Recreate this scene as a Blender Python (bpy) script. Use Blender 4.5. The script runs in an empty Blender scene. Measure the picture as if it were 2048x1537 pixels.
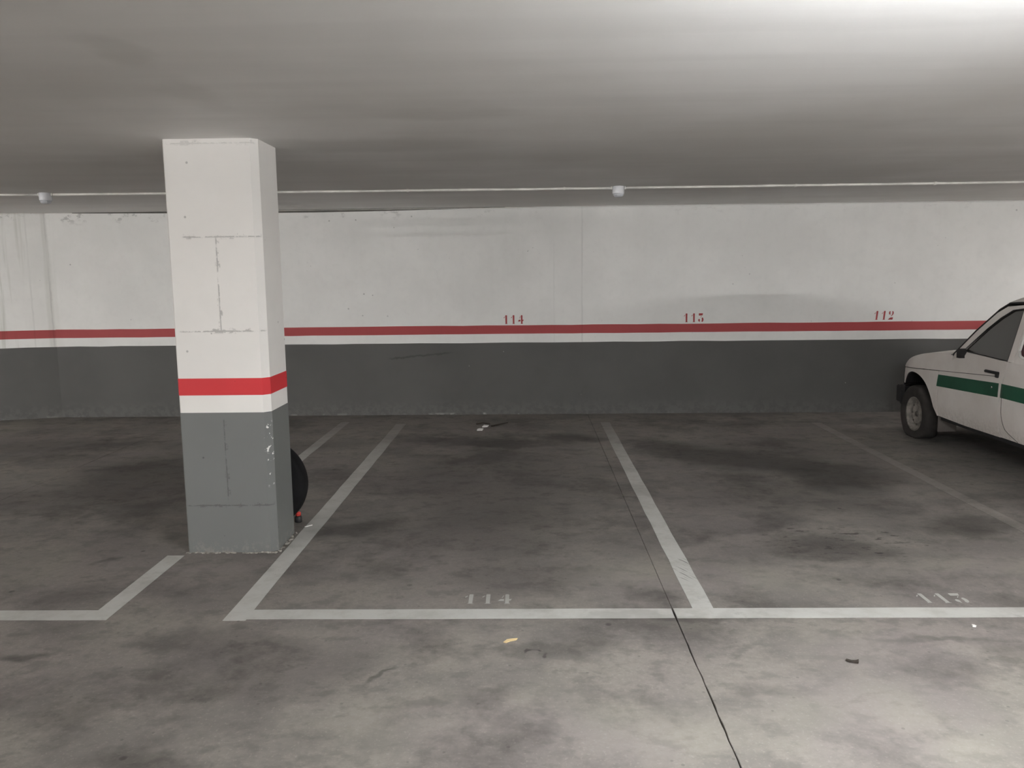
import bpy, bmesh, math, random
from mathutils import Vector, Matrix, Euler
random.seed(7)
S = bpy.context.scene
COL = S.collection

# ------------------------------------------------------------------ camera
cam = bpy.data.cameras.new('camera')
cam.sensor_width = 36.0
cam.lens = 28.4445
cam.clip_start = 0.05
cam.clip_end = 100
camo = bpy.data.objects.new('camera', cam)
COL.objects.link(camo)
camo.location = (0, 0, 1.6)
PITCH, YAW, ROLL = -0.13302, 0.02052, 0.01148
camo.rotation_euler = (Matrix.Rotation(YAW, 3, 'Z') @ Matrix.Rotation(math.pi/2 + PITCH, 3, 'X')
                       @ Matrix.Rotation(-ROLL, 3, 'Z')).to_euler()
S.camera = camo

# ------------------------------------------------------------------ world, exposure
w = bpy.data.worlds.new('world')
S.world = w
w.use_nodes = True
w.node_tree.nodes['Background'].inputs[0].default_value = (0.8, 0.9, 1, 1)
w.node_tree.nodes['Background'].inputs[1].default_value = 0.0
S.view_settings.view_transform = 'Standard'
S.view_settings.look = 'None'
S.view_settings.gamma = 1
S.view_settings.use_curve_mapping = False
S.view_settings.exposure = 0.07

# lamps of the garage and one added to brighten the ceiling: (x, y, length, direction angle, strength)
LAMPS = [   # x, y, length, angle, strength, drop below the ceiling
    (1.4, 1.1, 1.2, 0.0, 455.0, 0.3),
    (-8.5, 0.8, 1.2, 0.0, 550.0, 0.0),
    (-8.9, 2.2, 1.2, 0.0, 800.0, 0.0),
    (7.8, 8.6, 1.2, 0.0, 270.0, 0.0),
    (4.2, 2.6, 1.2, 0.0, 130.0, 0.1),  # unseen lamp added to brighten the ceiling at the right
    (-5.9, -4.8, 1.2, 0.0, 560.0, 0.0),
    (-4.2, -4.8, 1.2, 0.0, 560.0, 0.0),
    (8.8, -4.0, 1.2, 0.0, 950.0, 0.0),
    (10.1, -4.0, 1.2, 0.0, 950.0, 0.0),
]
LAMP_COL = (1.0, 0.985, 0.965)

# ------------------------------------------------------------------ helpers
ZC = 2.37            # ceiling height
def wall_y(x):       # back wall plane, with the slight bend at the left
    if x < -5.51:
        return 9.335 - (-5.51 - x)*0.30 if x > -6.2 else 9.128
    return 9.295 - 0.00725*x

def link(o, parent=None):
    COL.objects.link(o)
    if parent is not None:
        o.parent = parent
    return o

def mesh_obj(name, verts, faces, mat, parent=None, smooth=False, origin=(0, 0, 0)):
    me = bpy.data.meshes.new(name)
    ox, oy, oz = origin
    me.from_pydata([(v[0]-ox, v[1]-oy, v[2]-oz) for v in verts], [], faces)
    me.validate(); me.update()
    if smooth:
        for p in me.polygons: p.use_smooth = True
    o = bpy.data.objects.new(name, me)
    if mat: me.materials.append(mat)
    return link(o, parent)

def bm_obj(name, bm, mat, parent=None, smooth=False, origin=(0, 0, 0)):
    bmesh.ops.translate(bm, verts=bm.verts, vec=(-origin[0], -origin[1], -origin[2]))
    bmesh.ops.recalc_face_normals(bm, faces=bm.faces)
    me = bpy.data.meshes.new(name)
    bm.to_mesh(me); bm.free()
    if smooth:
        for p in me.polygons: p.use_smooth = True
    if mat: me.materials.append(mat)
    o = bpy.data.objects.new(name, me)
    return link(o, parent)

def empty(name, loc, label=None, cat=None, group=None, rot=(0, 0, 0)):
    o = bpy.data.objects.new(name, None)
    o.empty_display_size = 0.1
    o.location = loc; o.rotation_euler = rot
    link(o)
    tag(o, label, cat, group)
    return o

def tag(o, label=None, cat=None, group=None, kind=None):
    if label: o['label'] = label
    if cat: o['category'] = cat
    if group: o['group'] = group
    if kind: o['kind'] = kind
    return o

def add_box(bm, x0, x1, y0, y1, z0, z1, bevel=0):
    r = bmesh.ops.create_cube(bm, size=1)
    vs = r['verts']
    for v in vs:
        v.co = Vector(((x0+x1)/2 + v.co.x*(x1-x0), (y0+y1)/2 + v.co.y*(y1-y0), (z0+z1)/2 + v.co.z*(z1-z0)))
    if bevel:
        es = list({e for v in vs for e in v.link_edges})
        bmesh.ops.bevel(bm, geom=es, offset=bevel, segments=2, affect='EDGES')
    return vs

def add_tube(bm, pts, r, n=10, cap=True):
    pts = [Vector(p) for p in pts]
    rings = []
    prev = None
    for i, p in enumerate(pts):
        a = pts[max(i-1, 0)]; b = pts[min(i+1, len(pts)-1)]
        t = (b-a).normalized()
        if prev is None:
            ref = Vector((0, 0, 1)) if abs(t.z) < 0.9 else Vector((1, 0, 0))
            u = t.cross(ref).normalized()
        else:
            u = (prev - t*prev.dot(t)).normalized()
        prev = u
        v = t.cross(u)
        rr = r[i] if isinstance(r, (list, tuple)) else r
        rings.append([bm.verts.new(p + (u*math.cos(2*math.pi*k/n) + v*math.sin(2*math.pi*k/n))*rr) for k in range(n)])
    for A, B in zip(rings, rings[1:]):
        for k in range(n):
            bm.faces.new((A[k], A[(k+1) % n], B[(k+1) % n], B[k]))
    if cap:
        bm.faces.new(rings[0][::-1]); bm.faces.new(rings[-1])

def add_lathe(bm, prof, c, axis='Z', n=32, closed=False):
    """prof: list of (radius, height along the axis)."""
    rings = []
    for r, h in prof:
        ring = []
        for k in range(n):
            a = 2*math.pi*k/n
            if axis == 'Z': p = (c[0]+r*math.cos(a), c[1]+r*math.sin(a), c[2]+h)
            elif axis == 'X': p = (c[0]+h, c[1]+r*math.cos(a), c[2]+r*math.sin(a))
            else: p = (c[0]+r*math.cos(a), c[1]+h, c[2]+r*math.sin(a))
            ring.append(bm.verts.new(p))
        rings.append(ring)
    pairs = list(zip(rings, rings[1:]))
    if closed: pairs.append((rings[-1], rings[0]))
    for A, B in pairs:
        for k in range(n):
            bm.faces.new((A[k], A[(k+1) % n], B[(k+1) % n], B[k]))
    if not closed:
        if prof[0][0] > 1e-5: bm.faces.new(rings[0][::-1])
        if prof[-1][0] > 1e-5: bm.faces.new(rings[-1])
    bmesh.ops.remove_doubles(bm, verts=bm.verts, dist=1e-6)

# ------------------------------------------------------------------ materials
class NT:
    def __init__(s, name):
        s.m = bpy.data.materials.new(name); s.m.use_nodes = True
        s.t = s.m.node_tree; s.n = s.t.nodes; s.l = s.t.links
        s.b = s.n['Principled BSDF']
        g = s.n.new('ShaderNodeNewGeometry'); s.pos = g.outputs['Position']; s.nor = g.outputs['Normal']
    def sock(s, inp, v):
        if isinstance(v, bpy.types.NodeSocket): s.l.new(v, inp)
        elif v is not None:
            if isinstance(v, (tuple, list)) and len(v) == 3 and inp.type == 'RGBA': v = (*v, 1)
            inp.default_value = v
    def math(s, op, a, b=None, c=None, clamp=False):
        n = s.n.new('ShaderNodeMath'); n.operation = op; n.use_clamp = clamp
        s.sock(n.inputs[0], a)
        if b is not None: s.sock(n.inputs[1], b)
        if c is not None: s.sock(n.inputs[2], c)
        return n.outputs[0]
    def vmath(s, op, a, b=None):
        n = s.n.new('ShaderNodeVectorMath'); n.operation = op
        s.sock(n.inputs[0], a)
        if b is not None: s.sock(n.inputs[1], b)
        return n.outputs['Value'] if op in ('LENGTH', 'DISTANCE', 'DOT_PRODUCT') else n.outputs[0]
    def noise(s, scale, detail=4, rough=0.55, stretch=None, off=None, col=False, dist=0.0):
        v = s.pos
        if off is not None: v = s.vmath('ADD', v, off)
        if stretch is not None: v = s.vmath('MULTIPLY', v, stretch)
        n = s.n.new('ShaderNodeTexNoise')
        s.l.new(v, n.inputs['Vector'])
        n.inputs['Scale'].default_value = scale
        n.inputs['Detail'].default_value = detail
        n.inputs['Roughness'].default_value = rough
        n.inputs['Distortion'].default_value = dist
        return n.outputs['Color' if col else 'Fac']
    def voro(s, scale, stretch=None, feature='F1'):
        v = s.pos
        if stretch is not None: v = s.vmath('MULTIPLY', v, stretch)
        n = s.n.new('ShaderNodeTexVoronoi'); n.feature = feature
        s.l.new(v, n.inputs['Vector']); n.inputs['Scale'].default_value = scale
        return n.outputs['Distance']
    def ramp(s, v, a, b, lo=0.0, hi=1.0, smooth=True):
        n = s.n.new('ShaderNodeMapRange'); n.interpolation_type = 'SMOOTHSTEP' if smooth else 'LINEAR'
        s.sock(n.inputs[0], v)
        n.inputs[1].default_value = a; n.inputs[2].default_value = b
        n.inputs[3].default_value = lo; n.inputs[4].default_value = hi
        return n.outputs[0]
    def mix(s, f, a, b, blend='MIX'):
        n = s.n.new('ShaderNodeMix'); n.data_type = 'RGBA'; n.blend_type = blend
        s.sock(n.inputs[0], f); s.sock(n.inputs[6], a); s.sock(n.inputs[7], b)
        return n.outputs[2]
    def xyz(s):
        n = s.n.new('ShaderNodeSeparateXYZ'); s.l.new(s.pos, n.inputs[0]); return n.outputs
    def bump(s, h, strength, dist=0.01):
        n = s.n.new('ShaderNodeBump'); n.inputs['Strength'].default_value = strength
        n.inputs['Distance'].default_value = dist
        s.l.new(h, n.inputs['Height']); s.l.new(n.outputs[0], s.b.inputs['Normal'])
    def out(s, col=None, rough=0.6, metal=None, spec=None):
        if col is not None: s.sock(s.b.inputs['Base Color'], col)
        s.sock(s.b.inputs['Roughness'], rough)
        if metal is not None: s.sock(s.b.inputs['Metallic'], metal)
        if spec is not None: s.sock(s.b.inputs['Specular IOR Level'], spec)
        return s.m

def plain(name, col, rough=0.5, metal=0.0, var=0.12, scale=9.0, spec=0.4):
    t = NT(name)
    f = t.noise(scale, 4)
    c = t.mix(t.ramp(f, 0.3, 0.7), tuple(x*(1-var) for x in col), tuple(min(1, x*(1+var)) for x in col))
    return t.out(c, rough, metal, spec)

def blob(t, x, y, rx, ry, z=None, ang=0.0, warp=None):
    """soft elliptical mask centred on (x, y) of the floor, edge broken by noise."""
    v = t.vmath('SUBTRACT', warp if warp else t.pos, (x, y, 0))
    if ang:
        n = t.n.new('ShaderNodeVectorRotate'); n.rotation_type = 'Z_AXIS'
        t.l.new(v, n.inputs[0]); n.inputs['Angle'].default_value = -ang; v = n.outputs[0]
    v = t.vmath('MULTIPLY', v, (1/rx, 1/ry, 0))
    return t.ramp(t.vmath('LENGTH', v), 0.35, 1.15, 1.0, 0.0)

# --- floor concrete
STAINS_AND_SHADE = [  # x, y, rx, ry, depth, angle
    (-0.75, 7.85, 0.75, 0.16, 0.40, 0.0), (-0.20, 7.65, 0.60, 0.22, 0.55, 0.0), (0.45, 7.85, 0.36, 0.22, 0.55, 0.0),
    (-0.3, 6.3, 1.0, 1.5, 0.34, 0.0), (-0.2, 4.9, 0.8, 0.7, 0.30, 0.0), (0.0, 4.1, 0.5, 0.28, 0.25, 0.0),
    (1.30, 7.30, 0.42, 0.45, 0.55, 0.0), (1.85, 6.85, 0.75, 0.45, 0.50, -0.2), (2.45, 6.35, 0.55, 0.55, 0.55, -0.5),
    (1.9, 5.7, 0.9, 0.6, 0.30, 0.0), (1.75, 4.62, 0.5, 0.26, 0.40, 0.0), (2.75, 5.05, 0.35, 0.35, 0.45, -0.6),
    (-3.1, 6.4, 0.75, 1.0, 0.42, 0.5), (-3.6, 5.7, 0.8, 0.4, 0.30, 0.0), (-4.6, 7.7, 1.1, 0.4, 0.30, 0.0),  # patches left of the pillar paint its cast shadow into the floor
    (-1.12, 4.98, 0.34, 0.16, 0.42, 0.1), (-2.75, 7.6, 1.2, 0.35, 0.25, 0.0),  # first one: dark patch right of the pillar foot
    (-1.05, 3.15, 0.55, 0.30, 0.24, 0.3), (-2.15, 3.18, 0.16, 0.07, 0.42, 0.2), (0.10, 3.33, 0.35, 0.10, 0.32, 0.0),
    (0.62, 3.58, 0.5, 0.06, 0.35, 0.0), (-1.3, 2.52, 0.25, 0.12, 0.38, 0.0), (-0.65, 2.42, 0.35, 0.10, 0.42, 0.0),
    (0.59, 3.88, 0.14, 0.12, 0.32, 0.0), (-2.42, 4.43, 0.10, 0.06, 0.42, 0.0), (0.02, 3.27, 0.022, 0.02, 0.5, 0.0),
    (-0.03, 3.30, 0.018, 0.02, 0.6, 0.0), (-1.40, 3.36, 0.45, 0.16, 0.26, 0.0), (0.9, 2.95, 0.22, 0.10, 0.22, 0.0),
    (-0.60, 3.07, 0.12, 0.025, 0.45, 0.55), (1.75, 3.40, 0.25, 0.05, 0.30, 0.0), (2.16, 6.9, 0.9, 1.3, 0.20, 0.0),
]
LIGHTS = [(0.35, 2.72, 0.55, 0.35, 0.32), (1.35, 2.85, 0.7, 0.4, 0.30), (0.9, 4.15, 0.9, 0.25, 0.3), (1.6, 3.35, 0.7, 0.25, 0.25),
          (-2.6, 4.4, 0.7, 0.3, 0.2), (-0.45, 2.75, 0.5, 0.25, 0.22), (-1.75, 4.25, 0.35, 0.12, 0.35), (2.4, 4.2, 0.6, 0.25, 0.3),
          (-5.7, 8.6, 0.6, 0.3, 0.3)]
def concrete_color(t):
    wn = t.noise(1.6, 4, 0.6, col=True)
    wv = t.vmath('ADD', t.pos, t.vmath('MULTIPLY', t.vmath('SUBTRACT', wn, (0.5, 0.5, 0.5)), (0.7, 0.7, 0)))
    wn2 = t.noise(9, 3, 0.6, col=True)
    wv = t.vmath('ADD', wv, t.vmath('MULTIPLY', t.vmath('SUBTRACT', wn2, (0.5, 0.5, 0.5)), (0.10, 0.10, 0)))
    big = t.noise(0.55, 5, 0.6, off=(3, 1, 0))
    mid = t.noise(2.6, 6, 0.62, off=(9, 4, 0))
    fine = t.noise(28, 5, 0.7)
    base = t.mix(t.ramp(big, 0.33, 0.67), (0.165, 0.153, 0.142), (0.235, 0.218, 0.200))
    base = t.mix(t.ramp(mid, 0.38, 0.62, 0.0, 0.85), base, (0.285, 0.263, 0.236))
    hue = t.noise(1.1, 3, off=(1, 8, 0))
    base = t.mix(t.ramp(hue, 0.42, 0.62, 0.0, 0.35), base, (0.232, 0.203, 0.199))
    base = t.mix(t.ramp(fine, 0.35, 0.75, 0.0, 0.30), base, (0.13, 0.12, 0.11))
    speck = t.noise(75, 3, 0.6, off=(3, 3, 0))
    base = t.mix(t.ramp(speck, 0.56, 0.70, 0.0, 0.30), base, (0.40, 0.375, 0.335))
    med = t.noise(6.5, 5, 0.65, off=(12, 3, 0), stretch=(1, 1.3, 1))
    base = t.mix(t.ramp(med, 0.50, 0.64, 0.0, 0.50), base, (0.13, 0.122, 0.112))
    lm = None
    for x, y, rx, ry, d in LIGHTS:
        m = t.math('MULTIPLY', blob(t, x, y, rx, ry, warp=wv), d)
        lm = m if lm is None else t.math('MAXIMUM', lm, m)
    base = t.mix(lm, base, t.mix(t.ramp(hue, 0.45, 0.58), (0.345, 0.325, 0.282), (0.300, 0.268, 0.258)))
    dm = None
    for x, y, rx, ry, d, a in STAINS_AND_SHADE:
        m = t.math('SUBTRACT', 1.0, t.math('MULTIPLY', blob(t, x, y, rx, ry, ang=a, warp=wv), d))
        dm = m if dm is None else t.math('MULTIPLY', dm, m)
    # general traffic grime inside the bays
    Y = t.xyz()[1]
    bay = t.ramp(t.math('ADD', Y, t.math('MULTIPLY', t.math('SUBTRACT', mid, 0.5), 1.5)), 3.3, 4.6, 1.0, 0.82)
    dm = t.math('MULTIPLY', dm, bay)
    blot = t.ramp(t.noise(1.25, 6, 0.68, off=(31, 7, 0)), 0.48, 0.66, 1.0, 0.62)
    dm = t.math('MULTIPLY', dm, blot)
    # black tyre crumbs in the middle of the right bay
    rough = t.math('MULTIPLY', blob(t, 1.95, 4.75, 0.75, 0.32, warp=wv), t.ramp(t.noise(17, 3, 0.6, stretch=(0.55, 1.3, 1)), 0.57, 0.66))
    dm = t.math('MULTIPLY', dm, t.math('SUBTRACT', 1.0, t.math('MULTIPLY', rough, 0.65)))
    # scattered spots
    sp = t.ramp(t.voro(3.1), 0.03, 0.06, 0.55, 1.0)
    sp2 = t.ramp(t.voro(11), 0.05, 0.09, 0.75, 1.0)
    msk = t.ramp(t.noise(0.9, 2, off=(5, 5, 5)), 0.5, 0.55)
    sp = t.math('MAXIMUM', sp, t.math('SUBTRACT', 1.0, msk))
    dm = t.math('MULTIPLY', dm, t.math('MULTIPLY', sp, sp2))
    n = t.n.new('ShaderNodeCombineColor')
    for i in range(3): t.l.new(dm, n.inputs[i])
    col = t.mix(1.0, base, n.outputs[0], 'MULTIPLY')
    return col, mid, fine, dm

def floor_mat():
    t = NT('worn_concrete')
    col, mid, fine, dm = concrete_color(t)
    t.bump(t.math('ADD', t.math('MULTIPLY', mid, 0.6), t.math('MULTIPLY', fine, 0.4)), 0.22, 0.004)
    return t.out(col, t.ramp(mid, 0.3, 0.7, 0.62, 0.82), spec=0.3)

def paint_mat(name, base, wear, gone):
    t = NT(name)
    con, mid, fine, dm = concrete_color(t)
    g = t.noise(7, 5, 0.65, off=(2, 2, 2))
    col = t.mix(t.ramp(g, 0.42, 0.72, 0.0, wear), base, (0.30, 0.29, 0.255))
    col = t.mix(t.ramp(dm, 0.45, 0.95, 0.38, 0.0), col, (0.20, 0.185, 0.165))
    Y = t.xyz()[1]
    back = t.ramp(t.math('ADD', Y, t.math('MULTIPLY', t.math('SUBTRACT', mid, 0.5), 1.2)), 6.2, 8.7, gone, max(gone, 0.82))
    patch = t.ramp(t.noise(5, 6, 0.7, off=(7, 0, 3)), 0.60, 0.70, 0.0, 0.7*wear)
    col = t.mix(t.math('MAXIMUM', back, patch), col, con)
    # tyre scuffs over the line right of bay 114
    n = t.n.new('ShaderNodeVectorRotate'); n.rotation_type = 'Z_AXIS'
    t.l.new(t.vmath('SUBTRACT', t.pos, (0.83, 4.27, 0)), n.inputs[0]); n.inputs['Angle'].default_value = 1.05
    v = t.vmath('MULTIPLY', n.outputs[0], (2.0, 1, 0))
    nn = t.n.new('ShaderNodeTexNoise'); nn.inputs['Scale'].default_value = 26; nn.inputs['Detail'].default_value = 1
    t.l.new(t.vmath('MULTIPLY', n.outputs[0], (0.25, 3.2, 0)), nn.inputs['Vector'])
    zone = t.ramp(t.vmath('LENGTH', t.vmath('SUBTRACT', t.pos, (0.83, 4.27, 0))), 0.12, 0.22, 1.0, 0.0)
    col = t.mix(t.math('MULTIPLY', zone, t.ramp(nn.outputs['Fac'], 0.56, 0.66, 0, 0.7)), col, (0.12, 0.11, 0.10))
    t.bump(fine, 0.15, 0.002)
    return t.out(col, 0.62, spec=0.3)

M = {}
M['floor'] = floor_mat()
M['line'] = paint_mat('white_floor_paint', (0.50, 0.50, 0.475), 0.40, 0.0)
M['line_faded'] = paint_mat('faded_floor_paint', (0.40, 0.38, 0.34), 0.8, 0.80)
M['digit_floor'] = paint_mat('stencil_floor_paint', (0.44, 0.44, 0.415), 0.45, 0.10)

def wall_mat(name, base, dark=0.0):
    t = NT(name)
    X, Y, Z = t.xyz()
    f = t.noise(1.3, 4, 0.6); g = t.noise(14, 4, 0.6)
    col = t.mix(t.ramp(f, 0.35, 0.68), tuple(c*0.93 for c in base), base)
    col = t.mix(t.ramp(g, 0.45, 0.8, 0, 0.18), col, tuple(c*0.8 for c in base))
    # damp streaks, strongest on the far left
    st = t.noise(3.0, 4, 0.6, stretch=(2.6, 2.6, 0.12))
    left = t.ramp(X, -6.4, -5.2, 1.0, 0.0)
    stm = t.math('MULTIPLY', t.ramp(st, 0.50, 0.66), t.math('ADD', t.math('MULTIPLY', left, 0.75), 0.015))
    col = t.mix(stm, col, (0.36*base[0]/0.8, 0.37*base[1]/0.8, 0.31*base[2]/0.8))
    # air pits of the concrete, in patches
    pit = t.ramp(t.voro(6.5), 0.045, 0.075, 1.0, 0.0)
    pit2 = t.ramp(t.voro(17), 0.06, 0.10, 1.0, 0.0)
    pm = t.ramp(t.noise(0.8, 3, off=(4, 0, 2)), 0.50, 0.60)
    pits = t.math('MAXIMUM', t.math('MULTIPLY', pit, pm), t.math('MULTIPLY', pit2, t.ramp(t.noise(1.7, 4, off=(0, 0, 9)), 0.60, 0.68)))
    col = t.mix(t.math('MULTIPLY', pits, 0.60), col, tuple(c*0.35 for c in base))
    # chipped band under the ceiling
    top = t.math('MULTIPLY', t.ramp(Z, 2.20, 2.33), t.ramp(t.noise(11, 6, 0.7, stretch=(0.6, 1, 1)), 0.56, 0.66))
    top = t.math('MULTIPLY', top, t.ramp(X, -3.0, 0.5, 0.75, 0.15))
    col = t.mix(top, col, tuple(c*0.5 for c in base))
    # formwork seams
    for sx, k in ((0.62, 0.22), (0.30, 0.08), (-5.53, 0.3), (-5.72, 0.15)):
        d = t.math('ABSOLUTE', t.math('SUBTRACT', X, t.math('ADD', sx, t.math('MULTIPLY', t.math('SUBTRACT', g, 0.5), 0.02))))
        col = t.mix(t.math('MULTIPLY', t.ramp(d, 0.004, 0.012, 1, 0), t.math('MULTIPLY', t.ramp(f, 0.3, 0.6), k)), col, tuple(c*0.35 for c in base))
    t.bump(t.math('SUBTRACT', t.math('ADD', t.math('MULTIPLY', f, 0.5), t.math('MULTIPLY', g, 0.3)), t.math('MULTIPLY', pits, 0.5)), 0.25, 0.006)
    return t, col
t, c = wall_mat('white_wall_paint', (0.86, 0.855, 0.835)); M['wall'] = t.out(c, 0.72, spec=0.3)
t, c = wall_mat('red_wall_paint', (0.40, 0.070, 0.073)); M['red'] = t.out(c, 0.6, spec=0.3)

def dado_mat(name, base):
    t = NT(name)
    X, Y, Z = t.xyz()
    f = t.noise(1.1, 4, 0.6); g = t.noise(16, 4, 0.6)
    col = t.mix(t.ramp(f, 0.35, 0.68), tuple(c*0.88 for c in base), base)
    low = t.ramp(Z, 0.03, 0.22, 0.45, 0.0)
    col = t.mix(t.math('MULTIPLY', low, t.ramp(g, 0.4, 0.6)), col, tuple(min(1, c*1.45) for c in base))
    edge = t.math('MULTIPLY', t.ramp(Z, 0.012, 0.030, 1, 0), t.ramp(t.noise(6, 4, 0.6, stretch=(0.8, 1, 1)), 0.54, 0.62))
    edge = t.math('MULTIPLY', edge, t.math('MULTIPLY', t.ramp(X, -1.3, -0.6, 0.25, 1.0), t.ramp(X, -0.1, 0.25, 1.0, 0.1)))
    col = t.mix(t.math('MULTIPLY', edge, 0.7), col, (0.42, 0.42, 0.40))
    # scraped black scuff (a car bumper) rising to the right
    zz = t.math('SUBTRACT', Z, t.math('ADD', 0.685, t.math('MULTIPLY', t.math('ADD', X, 1.35), 0.09)))
    zz = t.math('ABSOLUTE', t.math('ADD', zz, t.math('MULTIPLY', t.math('SUBTRACT', g, 0.5), 0.05)))
    sc = t.math('MULTIPLY', t.ramp(zz, 0.003, 0.016, 1, 0), t.ramp(t.math('ABSOLUTE', t.math('ADD', X, 1.25)), 0.28, 0.40, 1, 0))
    col = t.mix(t.math('MULTIPLY', sc, 0.6), col, tuple(c*0.35 for c in base))
    sp = t.math('MULTIPLY', t.ramp(t.voro(5.0), 0.02, 0.035, 1, 0), t.ramp(t.noise(1.2, 2), 0.5, 0.55))
    col = t.mix(t.math('MULTIPLY', sp, 0.5), col, (0.6, 0.6, 0.57))
    t.bump(t.math('ADD', f, t.math('MULTIPLY', g, 0.4)), 0.25, 0.006)
    return t, col
t, c = dado_mat('grey_wall_paint', (0.098, 0.0965, 0.093)); M['dado'] = t.out(c, 0.6, spec=0.35)

# --- pillar paints: formwork joints drawn by relief
def pillar_mat(name, base, joints, chips):
    t = NT(name)
    X, Y, Z = t.xyz()
    f = t.noise(1.7, 4, 0.6, off=(5, 5, 1)); g = t.noise(22, 5, 0.65)
    col = t.mix(t.ramp(f, 0.35, 0.68), tuple(c*0.95 for c in base), base)
    mask = None
    for kind, a, b0, b1, k in joints:
        if kind == 'h':
            d = t.math('ABSOLUTE', t.math('SUBTRACT', Z, t.math('ADD', a, t.math('MULTIPLY', t.math('SUBTRACT', g, 0.5), 0.02))))
            lim = t.math('MULTIPLY', t.ramp(X, b0-.01, b0+.01), t.ramp(X, b1-.01, b1+.01, 1, 0))
        else:
            d = t.math('ABSOLUTE', t.math('SUBTRACT', X, t.math('ADD', a, t.math('MULTIPLY', t.math('SUBTRACT', g, 0.5), 0.01))))
            lim = t.math('MULTIPLY', t.ramp(Z, b0-.01, b0+.01), t.ramp(Z, b1-.01, b1+.01, 1, 0))
        m = t.math('MULTIPLY', t.ramp(d, 0.001, 0.006, 1, 0), t.math('MULTIPLY', lim, k))
        wide = t.math('MULTIPLY', t.math('MULTIPLY', t.ramp(d, 0.006, 0.02, 1, 0), t.ramp(g, 0.55, 0.64)), t.math('MULTIPLY', lim, k))
        m = t.math('MAXIMUM', t.math('MULTIPLY', m, t.ramp(g, 0.36, 0.52)), wide)
        mask = m if mask is None else t.math('MAXIMUM', mask, m)
    pit = t.math('MULTIPLY', t.ramp(t.voro(7.3), 0.035, 0.06, 1, 0), 0.75)
    mask = t.math('MAXIMUM', mask, pit) if mask is not None else pit
    col = t.mix(t.math('MULTIPLY', mask, 0.75), col, tuple(c*0.3 for c in base))
    if chips:
        e = t.math('MULTIPLY', t.ramp(X, -1.535, -1.515), t.ramp(Y, 4.615, 4.60, 0, 1))
        zr = t.math('MULTIPLY', t.ramp(Z, 0.38, 0.45), t.ramp(Z, 0.74, 0.80, 1, 0))
        ch = t.math('MULTIPLY', t.math('MULTIPLY', e, zr), t.ramp(t.noise(34, 3, 0.6), 0.60, 0.64))
        col = t.mix(ch, col, (0.75, 0.75, 0.72))
        low = t.math('MULTIPLY', t.ramp(Z, 0.0, 0.10, 0.6, 0), t.ramp(g, 0.5, 0.62))
        col = t.mix(low, col, (0.24, 0.23, 0.21))
    t.bump(t.math('SUBTRACT', t.math('MULTIPLY', g, 0.3), mask), 0.3, 0.004)
    return t, col
t, c = pillar_mat('pillar_white_paint', (0.82, 0.80, 0.77),
    [('h', 1.835, -1.93, -1.50, 0.75), ('h', 1.305, -1.98, -1.50, 0.8), ('v', -1.745, 1.305, 1.835, 0.8), ('h', 2.345, -2.0, -1.5, 0.35)], False)
M['pillar_white'] = t.out(c, 0.65, spec=0.3)
t, c = pillar_mat('pillar_red_paint', (0.60, 0.035, 0.042), [('h', 3, 0, 1, 0)], False); M['pillar_red'] = t.out(c, 0.5, spec=0.35)
t, c = pillar_mat('pillar_grey_paint', (0.160, 0.166, 0.161),
    [('h', 0.285, -2.0, -1.50, 0.7), ('v', -1.76, 0.31, 0.80, 0.7)], True)
M['pillar_grey'] = t.out(c, 0.55, spec=0.35)

# --- ceiling: rolled paint, streaks along the room
def ceiling_mat():
    t = NT('grey_white_ceiling_paint')
    big = t.noise(0.45, 4, 0.55, off=(2, 6, 0))
    st = t.noise(1.5, 4, 0.6, stretch=(0.16, 1.9, 1), off=(1, 3, 0))
    fine = t.noise(30, 3)
    col = t.mix(t.ramp(big, 0.36, 0.66), (0.72, 0.705, 0.68), (0.85, 0.84, 0.825))
    col = t.mix(t.ramp(st, 0.42, 0.66, 0, 0.18), col, (0.56, 0.55, 0.535))
    wn = t.vmath('MULTIPLY', t.vmath('SUBTRACT', t.noise(1.5, 4, col=True), (0.5, 0.5, 0.5)), (0.5, 0.5, 0))
    wv = t.vmath('ADD', t.pos, wn)
    for x, y, rx, ry, a, k in ((-1.44, 2.85, 0.10, 0.30, 0.0, 0.17), (-1.38, 3.5, 0.12, 0.35, 0.0, 0.13), (-1.0, 4.9, 0.9, 0.35, 0.0, 0.25), (-3.4, 2.9, 0.6, 0.2, 0, .2), (-0.4, 4.0, 0.5, 0.15, 0, 0.15), (0.3, 5.6, 1.2, 0.5, 0, 0.12)):
        col = t.mix(t.math('MULTIPLY', blob(t, x, y, rx, ry, ang=a, warp=wv), k), col, (0.30, 0.285, 0.25))
    t.bump(t.math('ADD', st, t.math('MULTIPLY', fine, 0.12)), 0.3, 0.012)
    return t.out(col, 0.60, spec=0.35)
M['ceiling'] = ceiling_mat()
M['subfloor'] = plain('joint_dirt', (0.045, 0.041, 0.036), 0.9)
M['recess'] = plain('dark_top_joint', (0.13, 0.125, 0.115), 0.8)
M['conduit'] = plain('conduit_plastic', (0.80, 0.78, 0.74), 0.4)
M['sensor'] = plain('white_plastic', (0.80, 0.81, 0.84), 0.12, var=0.03)
M['lens'] = plain('frosted_sensor_lens', (0.62, 0.64, 0.68), 0.12, var=0.05)
M['rubber'] = plain('black_rubber', (0.008, 0.008, 0.0085), 0.9, var=0.2, spec=0.15)
M['dusty_rubber'] = plain('dusty_tyre_rubber', (0.030, 0.026, 0.024), 0.9, var=0.3)
M['black'] = plain('black_trim_plastic', (0.020, 0.019, 0.020), 0.5)
M['steel'] = plain('dirty_wheel_paint', (0.21, 0.192, 0.172), 0.65, var=0.3, scale=25)
M['hub'] = plain('dark_hub_metal', (0.10, 0.09, 0.08), 0.5, 0.3)
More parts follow.
